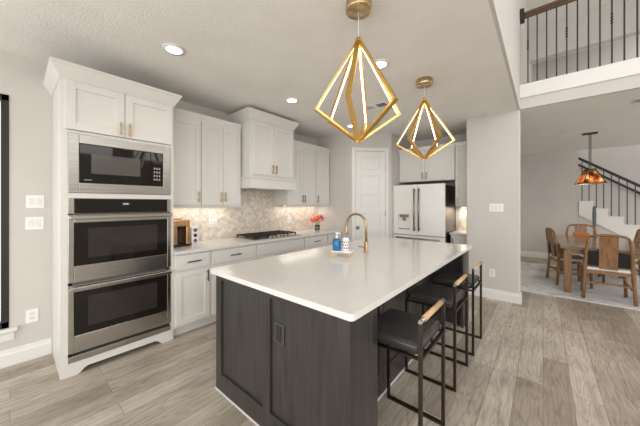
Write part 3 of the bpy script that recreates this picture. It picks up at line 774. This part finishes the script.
for x in (-2.08, -1.375): m.box(x - .012, x + .012, FY - .048, FY, .79, .81)
m.build('handle', 'bronze', dw)

def yfront(m, y):      # a front modelled facing +X at x=0 turned to face -Y at this y
    return m.xform(Matrix.Translation((0, y, 0)) @ Matrix.Rotation(R(-90), 4, 'Z'))
def alcove_cab(name, label, x0, x1, y, z0, z1, doors, crown, depth_to=5.615):
    o = thing(name, label, 'cabinet', ((x0 + x1) / 2, (y + depth_to) / 2, z0))
    MB().box(x0, x1, y, depth_to, z0, z1).build('carcass', 'cabinet', o)
    for a, b, hx, hz in doors:
        dd = yfront(shaker(.02, a, b, z0 + .008, z1 - .015, rail=.058), y)
        # local y of the front becomes +x after the turn
        dd = dd.build('door', 'cabinet', o)
        yfront(handle_v(.02, hx, hz, hz + .13), y).build('handle', 'bronze', dd)
    if crown: MB().sweep([(x0, y), (x1, y)], [(-.02, z1 - .005), (.012, z1 - .005), (.018, z1 + .05), (.022, z1 + .065), (-.02, z1 + .065)]).build('crown_moulding', 'cabinet', o)
    return o
alcove_cab('wall_cabinet', 'deep two-door white cabinet above the refrigerator', -2.187, -1.176, 5.03, 1.845, 2.43, [(-2.18, -1.684, -1.72, 1.88), (-1.682, -1.18, -1.646, 1.88)], True)
alcove_cab('wall_cabinet', 'narrow tall white cabinet between refrigerator and wall end', -1.174, -.935, 5.06, 1.375, 2.43, [(-1.17, -.94, -1.135, 1.41)], True)
bc = alcove_cab('base_cabinet', 'short white base cabinet tucked right of the refrigerator', -1.235, -.935, 5.0, .1, .884, [(-1.23, -.94, -1.195, .70)], False)
MB().box(-1.235, -.935, 5.06, 5.6, 0, .1).build('toe_kick', 'cabinet', bc)
tag(MB().box(-1.25, -.933, 4.965, 5.615, .886, .918, .003).build('alcove_counter', 'quartz'), 'small white counter tucked between refrigerator and wall end', 'counter')
m = herringbone(-1.235, -.935, .92, 1.375, 0, 'n')
m.xform(Matrix.Translation((0, 5.6135, 0)) @ Matrix.Rotation(R(-90), 4, 'Z'))
struct(m.build('trim_alcove_backsplash', ['grout'] + TILES), 'tiled backsplash in the fridge alcove')
u = thing('under_cabinet_light', 'small lit strip under the narrow cabinet beside the refrigerator', 'light', (-1.05, 5.35, 1.36), 'under-cabinet light strips')
MB().box(-1.15, -.95, 5.36, 5.41, 1.362, 1.375).build('housing', 'plastic_white', u)
MB().box(-1.14, -.96, 5.365, 5.405, 1.358, 1.362).build('diffuser', 'under', u)
l = bpy.data.lights.new('strip_glow', 'AREA'); l.shape = 'RECTANGLE'; l.size = .2; l.size_y = .05; l.energy = 3; l.color = (1, .88, .75)
lo = bpy.data.objects.new('strip_glow', l); COL.objects.link(lo); lo.parent = u; lo.location = (0, .12, -.006)

# ------------------------------------------------------------------ bar stools (back rail on +X side)
def make_stool():
    o = thing('bar_stool', 'x', 'bar stool', (0, 0, 0), 'black counter stools at the island')
    x0, x1, hw, t_ = -.185, .19, .204, .019
    m = MB().box(x0 + .012, x1 - .010, -hw + .004, hw - .004, .614, .672, .022, 4)
    for f in m.bm.faces: f.smooth = f.calc_area() < .004
    m.build('seat', 'leather', o, True)
    for yy in (-hw, hw):
        MB().box(x0 - t_ / 2, x0 + t_ / 2, yy - t_ / 2, yy + t_ / 2, t_, .604).build('leg', 'blackmetal', o, True)
        MB().box(x1 - t_ / 2, x1 + t_ / 2, yy - t_ / 2, yy + t_ / 2, t_, .812).build('leg', 'blackmetal', o, True)
        MB().box(x0 - t_ / 2, x1 + t_ / 2, yy - t_ / 2, yy + t_ / 2, 0, t_).build('floor_runner', 'blackmetal', o, True)
    m = MB()
    for yy in (-hw, hw): m.box(x0 - t_ / 2, x1, yy - t_ / 2, yy + t_ / 2, .600, .613)
    for xx in (x0, x1): m.box(xx - t_ / 2, xx + t_ / 2, -hw, hw, .600, .613)
    m.build('seat_frame', 'blackmetal', o, True)
    MB().tube([(x1, -hw - .010, .803), (x1, hw + .010, .803)], .0105, 14).build('back_rail', 'steel_plain', o, True)
    MB().tube([(x1, -hw + .055, .803), (x1, hw - .045, .803)], .0155, 16).build('wood_grip', 'grip', o, True)
    return o
SL = ['black counter stool nearest the camera, its near leg cut by the frame', 'middle black counter stool of the three at the island', 'black counter stool farthest along, nearest the white switch plate wall']
s0 = make_stool(); s0['label'] = SL[0]; s0.location = (-.678, 1.592, 0)
dup(s0, (-.70, 2.385, 0), 0, SL[1]); dup(s0, (-.69, 3.01, 0), 0, SL[2])

# ------------------------------------------------------------------ diamond pendants
def pendant(label, x, y, ztop, zmid, zbot, az, rad):
    o = thing('pendant_lamp', label, 'pendant lamp', (x, y, zbot), 'brass diamond pendants over the island')
    L0 = Vector((x, y, zbot))
    MB().lathe([(0, -.058), (.081, -.058), (.085, -.054), (.085, 0), (0, 0)], (0, 0, CEIL - zbot), 32).build('canopy', 'brass_pale', o, True)
    MB().tube([(0, 0, ztop - zbot - .01), (0, 0, CEIL - zbot - .05)], .0022, 6).build('cord', 'plastic_white', o, True)
    MB().lathe([(0, .012), (.016, .012), (.024, 0), (.024, -.03), (0, -.03)], (0, 0, ztop - zbot), 6, smooth=False).build('top_cap', 'brass', o, True)
    MB().lathe([(0, .02), (.022, .02), (.018, 0), (0, 0)], (0, 0, 0), 6, smooth=False).build('bottom_cap', 'brass', o, True)
    H = ztop - zbot
    for k in range(6):
        a = az + k * math.pi / 3; u = Vector((math.cos(a), math.sin(a), 0)); sd = Vector((-u.y, u.x, 0))
        A = u * .012 + Vector((0, 0, H - .012)); B = u * rad + Vector((0, 0, zmid - zbot)); C = u * .010 + Vector((0, 0, .012))
        fr_ = MB().bar(A, B + (B - A).normalized() * .006, .032, .014, up=sd.cross(B - A)).bar(B, C, .032, .014, up=sd.cross(C - B)).build('rib', 'brass', o, True)
        n_ = (B - A).normalized(); inn_ = n_.cross(sd); inn_ = inn_ if inn_.dot(u) < 0 else -inn_
        q0, q1 = A + n_ * .035 + inn_ * .0055, B - n_ * .012 + inn_ * .0055
        MB().bar(q0, q1, .013, .005, up=inn_).build('led_strip', 'led', fr_, True)
    return o
# camera-facing rib direction was read from the photograph as an azimuth in the room
def az_from(r_, d_):
    c_, s_ = math.cos(R(40.3)), math.sin(R(40.3))
    return math.atan2(r_ * s_ + d_ * c_, r_ * c_ - d_ * s_)
pendant('brass diamond pendant with lit strips hanging nearest, over the stool end', -.938, 1.503, 2.515, 2.032, 1.827, az_from(-.098, -.27), .287)
pendant('brass diamond pendant hanging farther off, in front of the refrigerator cabinet', -.98, 2.90, 2.555, 2.085, 1.893, az_from(.145, -.99), .29)

# ------------------------------------------------------------------ ceiling lights and vents
for (x, y, lab) in ((-2.433, .918, 'recessed ceiling light above the oven cabinet'), (-2.467, 2.351, 'recessed ceiling light in front of the hood cabinet'),
                    (-1.19, 2.29, 'recessed ceiling light seen through the nearest brass pendant'), (-2.50, 3.774, 'recessed ceiling light before the pantry door, low behind nearest pendant')):
    o = thing('recessed_light', lab, 'ceiling light', (x, y, CEIL - .012), 'recessed kitchen ceiling lights')
    MB().lathe([(.062, 0), (.088, .002), (.092, .0115), (.062, .0115)], n=32).build('trim_ring', 'trim', o, True)
    MB().lathe([(0, .004), (.063, .004), (.063, .011), (0, .011)], n=32).build('lens', 'lamp', o, True)
    l = bpy.data.lights.new('downlight_beam', 'SPOT'); l.energy = 7; l.spot_size = R(125); l.spot_blend = .8; l.shadow_soft_size = .06; l.color = (1, .9, .76)
    lo = bpy.data.objects.new('downlight_beam', l); COL.objects.link(lo); lo.parent = o; lo.location = (0, 0, -.01)
def vent(label, x, y, z, wx, wy, n, group):
    o = thing('air_vent', label, 'air vent', (x, y, z - .012), group)
    MB().box(-wx / 2, wx / 2, -wy / 2, wy / 2, .006, .0118).build('cover_plate', 'ceiling', o, True)
    for s_ in (-1, 1):
        m = MB(); cx = s_ * wx * .26
        m.box(cx - wx * .17, cx + wx * .17, -wy * .34, wy * .34, .003, .0062).build('louver_bank', 'hall_grey' if s_ > 0 else 'steel_plain', o, True)
    return o
vent('two bank ceiling vent seen through the nearest brass pendant', -1.75, 3.235, CEIL, .36, .16, 5, None)
o = vent('small ceiling vent in the dining room by the lantern', 1.0, 5.25, CEIL, .22, .20, 5, None)
vent('vent high on the loft ceiling above the handrail', .02, 5.35, 5.6, .40, .22, 5, None)

# ------------------------------------------------------------------ loft railing
rl = thing('loft_railing', 'loft railing with wooden handrail and thin black balusters', 'railing', (1.3, 4.68, 3.095))
RX1 = 1.75
MB().box(-.20, RX1, 4.655, 4.715, 4.062, 4.108, .012, 3).box(-.20, RX1, 4.667, 4.703, 4.03, 4.06).build('handrail', 'rail_wood', rl)
MB().box(-.249, -.20, 4.62, 4.75, 4.00, 4.15, .004).build('wall_rosette', 'iron', rl)
for k in range(20):
    x = -.161 + .0991 * k
    m = MB().box(x - .007, x + .007, 4.678, 4.692, 3.095, 4.04)
    if k % 4 == 0:
        for z in (3.60, 3.635, 3.67, 3.705): m.ball((x, 4.685, z), .015, (1, 1, 1.1), 1)
    m.build('baluster', 'iron', rl)
MB().box(-.21, .06, 4.655, 4.72, 3.095, 3.105).build('shoe_rail', 'iron', rl)

# ------------------------------------------------------------------ staircase
m = MB(); RUN, RISE = .243, .18
for k in range(-4, 8):
    x = .66 + RUN * k; z = 1.494 - RISE * k
    y0_ = 9.19 if k < 0 else 9.02
    z = min(z, CEIL - .15) if k < 0 else z
    m.box(x, x + RUN + .02, y0_, 10.11, z - .035, z, .004).box(x + .01, x + RUN, y0_ + .015, 10.11, max(0, z - RISE - .03), z - .035)
struct(m.build('stairs_1', 'trim'), 'white staircase descending behind the dining table')
# stringer face and closed wall under it
xa, xb = .662, 2.60
pl = []
for k in range(0, 8):
    x = .66 + RUN * k; z = 1.494 - RISE * k - .034
    pl += [(x + .011, z), (x + RUN + .011, z)]
pl += [(.66 + RUN * 8 + .011, .0), (.66 + RUN * 8 - .22, .0), (.671, 1.494 - RISE - .16)]
st_ = MB().prism(pl, 'y', 9.026, 9.10)
struct(st_.build('trim_3', 'trim'), 'white sloping stringer of the stairs')
struct(MB().prism([(xa, 0), (xb, 0), (xa, 1.42)], 'y', 9.055, 9.17).build('wall_stair', 'wall'), 'greige wall below the stairs')
sr = thing('stair_railing', 'black iron stair railing descending behind the dining lantern', 'railing', (1.6, 9.06, .1))
def rz(x): return 2.578 - .747 * (x - .657)
MB().bar((.662, 9.08, rz(.662) - .02), (2.55, 9.08, rz(2.55) - .02), .05, .055, bev=.006).build('handrail', 'iron', sr)
for k in range(0, 8):
    for q in (.07, .19):
        x = .66 + RUN * k + q; z = 1.494 - RISE * k
        if x < 2.5: MB().box(x - .008, x + .008, 9.072, 9.088, z, rz(x) - .03).build('baluster', 'iron', sr)
hr = thing('wall_handrail', 'second dark handrail fixed to the stair wall behind the railing', 'handrail', (1.6, 10.05, 1.3))
def rz2(x): return 2.55 - .747 * (x - .657)
MB().bar((.70, 10.03, rz2(.70)), (2.9, 10.03, rz2(2.9)), .045, .05, bev=.006).build('rail', 'iron', hr)
for x in (1.15, 2.3): MB().tube([(x, 10.12, rz2(x) - .09), (x, 10.05, rz2(x) - .08), (x, 10.03, rz2(x) - .02)], .008, 8).build('bracket', 'iron', hr)

# ------------------------------------------------------------------ dining room
tag(MB().box(-.42, 2.9, 5.41, 8.10, .001, .012, .004).build('area_rug', 'rug'), 'large pale grey swirled rug under the dining table', 'rug')
ZR = .0135
tb = thing('dining_table', 'brown wooden dining table with square legs on the pale rug', 'dining table', (.72, 6.62, ZR))
MB().box(.21, 1.23, 5.66, 7.62, .715, .755, .005).build('tabletop', 'oak_y', tb)
MB().box(.27, 1.17, 5.72, 7.56, .64, .715).build('apron', 'oak', tb)
for x in (.255, 1.095):
    for y in (5.745, 7.45): MB().box(x, x + .09, y, y + .09, ZR, .715, .004).build('leg', 'oak', tb)

def make_chair():
    """faces +Y locally; the back is on the -Y side"""
    o = thing('dining_chair', 'x', 'dining chair', (0, 0, ZR), 'brown wooden dining chairs')
    # posts: splay outwards to the floor, lean back to the top
    for s_ in (-1, 1):
        MB().tube([(s_ * .258, -.225, .007), (s_ * .245, -.205, .25), (s_ * .235, -.195, .45), (s_ * .228, -.215, .70), (s_ * .205, -.245, .88), (s_ * .185, -.252, .925)], [.022, .022, .024, .022, .019, .017], 10).build('leg', 'oak', o, True)
        MB().tube([(s_ * .235, .225, .004), (s_ * .228, .215, .42)], [.020, .024], 10).build('leg', 'oak', o, True)
        MB().box(s_ * .232 - .011, s_ * .232 + .011, -.19, .215, .20, .225).build('stretcher', 'oak', o, True)
        MB().box(min(s_ * .095, s_ * .215), max(s_ * .095, s_ * .215), -.214, -.192, .50, .70, .006).build('back_pad', 'black_pad', o, True)
    pts = [(-.19, -.252, .922), (-.15, -.258, .945), (-.075, -.264, .957), (0, -.266, .960), (.075, -.264, .957), (.15, -.258, .945), (.19, -.252, .922)]
    MB().tube(pts, .018, 10).build('top_rail', 'oak', o, True)
    m = MB()
    n_ = 8; zs = [.44 + (.955 - .44) * k / n_ for k in range(n_ + 1)]
    def yb(z): return -.195 - .07 * ((z - .44) / .52) ** 1.6
    pr_ = [(yb(z) + .009, z) for z in zs] + [(yb(z) - .009, z) for z in reversed(zs)]
    m.prism(pr_, 'x', -.094, .094).build('back_splat', 'oak', o, True)
    MB().box(-.235, .235, -.205, .225, .385, .43, .005).build('seat_frame', 'oak', o, True)
    MB().box(-.245, .245, -.205, .235, .43, .475, .018, 3).build('seat_cushion', 'cream', o, True)
    MB().box(-.245, .245, -.215, -.193, .235, .26).build('stretcher', 'oak', o, True)
    return o
c0 = make_chair(); c0.location = (.716, 5.775, ZR); c0['label'] = 'wooden dining chair seen from behind at the near end of the table'
dup(c0, (.34, 6.42, ZR), R(-76), 'wooden dining chair in profile on the wall side of the table')
dup(c0, (1.05, 7.10, ZR), R(90), 'wooden dining chair across the table, partly cut by the picture edge')
far = dup(c0, (.62, 7.72, ZR), R(180), 'wooden dining chair at the far end of the table with orange cushion')
cu = MB().box(-.13, .13, -.18, -.11, .50, .80, .03, 3).build('cushion', 'orange_fabric', far, True)
# slim dark ornament behind the table
sv = thing('floor_ornament', 'tall slim slate grey ornament standing behind the far dining chair', 'ornament', (.88, 8.5, 0))
MB().lathe([(0, 0), (.09, 0), (.09, .02), (.02, .04), (.016, .5), (.02, .8), (.03, 1.0), (.034, 1.2), (.026, 1.36), (0, 1.38)], n=16).build('body', 'hall_grey', sv, True)

# dining lantern: four-sided amber glass shade on twin rods
PX, PY = .676, 7.08
dl = thing('dining_pendant', 'amber glass lantern on dark rods over the dining table', 'pendant lamp', (PX, PY, 1.80))
MB().box(-.10, .10, -.05, .05, .935, .958, .004).build('canopy', 'iron', dl, True)
MB().box(-.017, -.006, -.006, .006, .27, .94).box(.006, .017, -.006, .006, .30, .94).build('rods', 'iron', dl, True)
B0, B1, ZT = .155, .055, .27
bt = [(-B0, -B0), (B0, -B0), (B0, B0), (-B0, B0)]; tp = [(-B1, -B1), (B1, -B1), (B1, B1), (-B1, B1)]
rotm = Matrix.Rotation(R(18), 4, 'Z')
for k in range(4):
    m = MB(); a_, b_ = bt[k], bt[(k + 1) % 4]; c_, d_ = tp[(k + 1) % 4], tp[k]
    vs = [m.bm.verts.new((*p_, z)) for p_, z in ((a_, 0.01), (b_, 0.01), (c_, ZT), (d_, ZT))]
    fc_ = m.bm.faces.new(vs); r_ = bmesh.ops.extrude_face_region(m.bm, geom=[fc_])
    for v_ in r_['geom']:
        if isinstance(v_, bmesh.types.BMVert): v_.co.x *= .97; v_.co.y *= .97
    m.xform(rotm).build('glass_panel', 'amber', dl, True)
m = MB()
for k in range(4):
    m.bar((*bt[k], 0.005), (*bt[(k + 1) % 4], .005), .016).bar((*tp[k], ZT), (*tp[(k + 1) % 4], ZT), .014).bar((*bt[k], .005), (*tp[k], ZT), .013)
    for q in (.25, .5, .75):
        pa = Vector((*bt[k], .005)).lerp(Vector((*bt[(k + 1) % 4], .005)), q); pb = Vector((*tp[k], ZT)).lerp(Vector((*tp[(k + 1) % 4], ZT)), q)
        m.bar(pa, pb, .006)
m.xform(rotm).build('shade_frame', 'iron', dl, True)
MB().box(-B1, B1, -B1, B1, ZT, ZT + .012).xform(rotm).build('top_plate', 'iron', dl, True)
MB().ball((0, 0, .14), .04).build('bulb', emit('warm_bulb', (1, .8, .5), 14), dl, True)
l = bpy.data.lights.new('lantern_glow', 'POINT'); l.energy = 22; l.color = (1, .84, .62); l.shadow_soft_size = .05
lo = bpy.data.objects.new('lantern_glow', l); COL.objects.link(lo); lo.parent = dl; lo.location = (0, 0, .06)
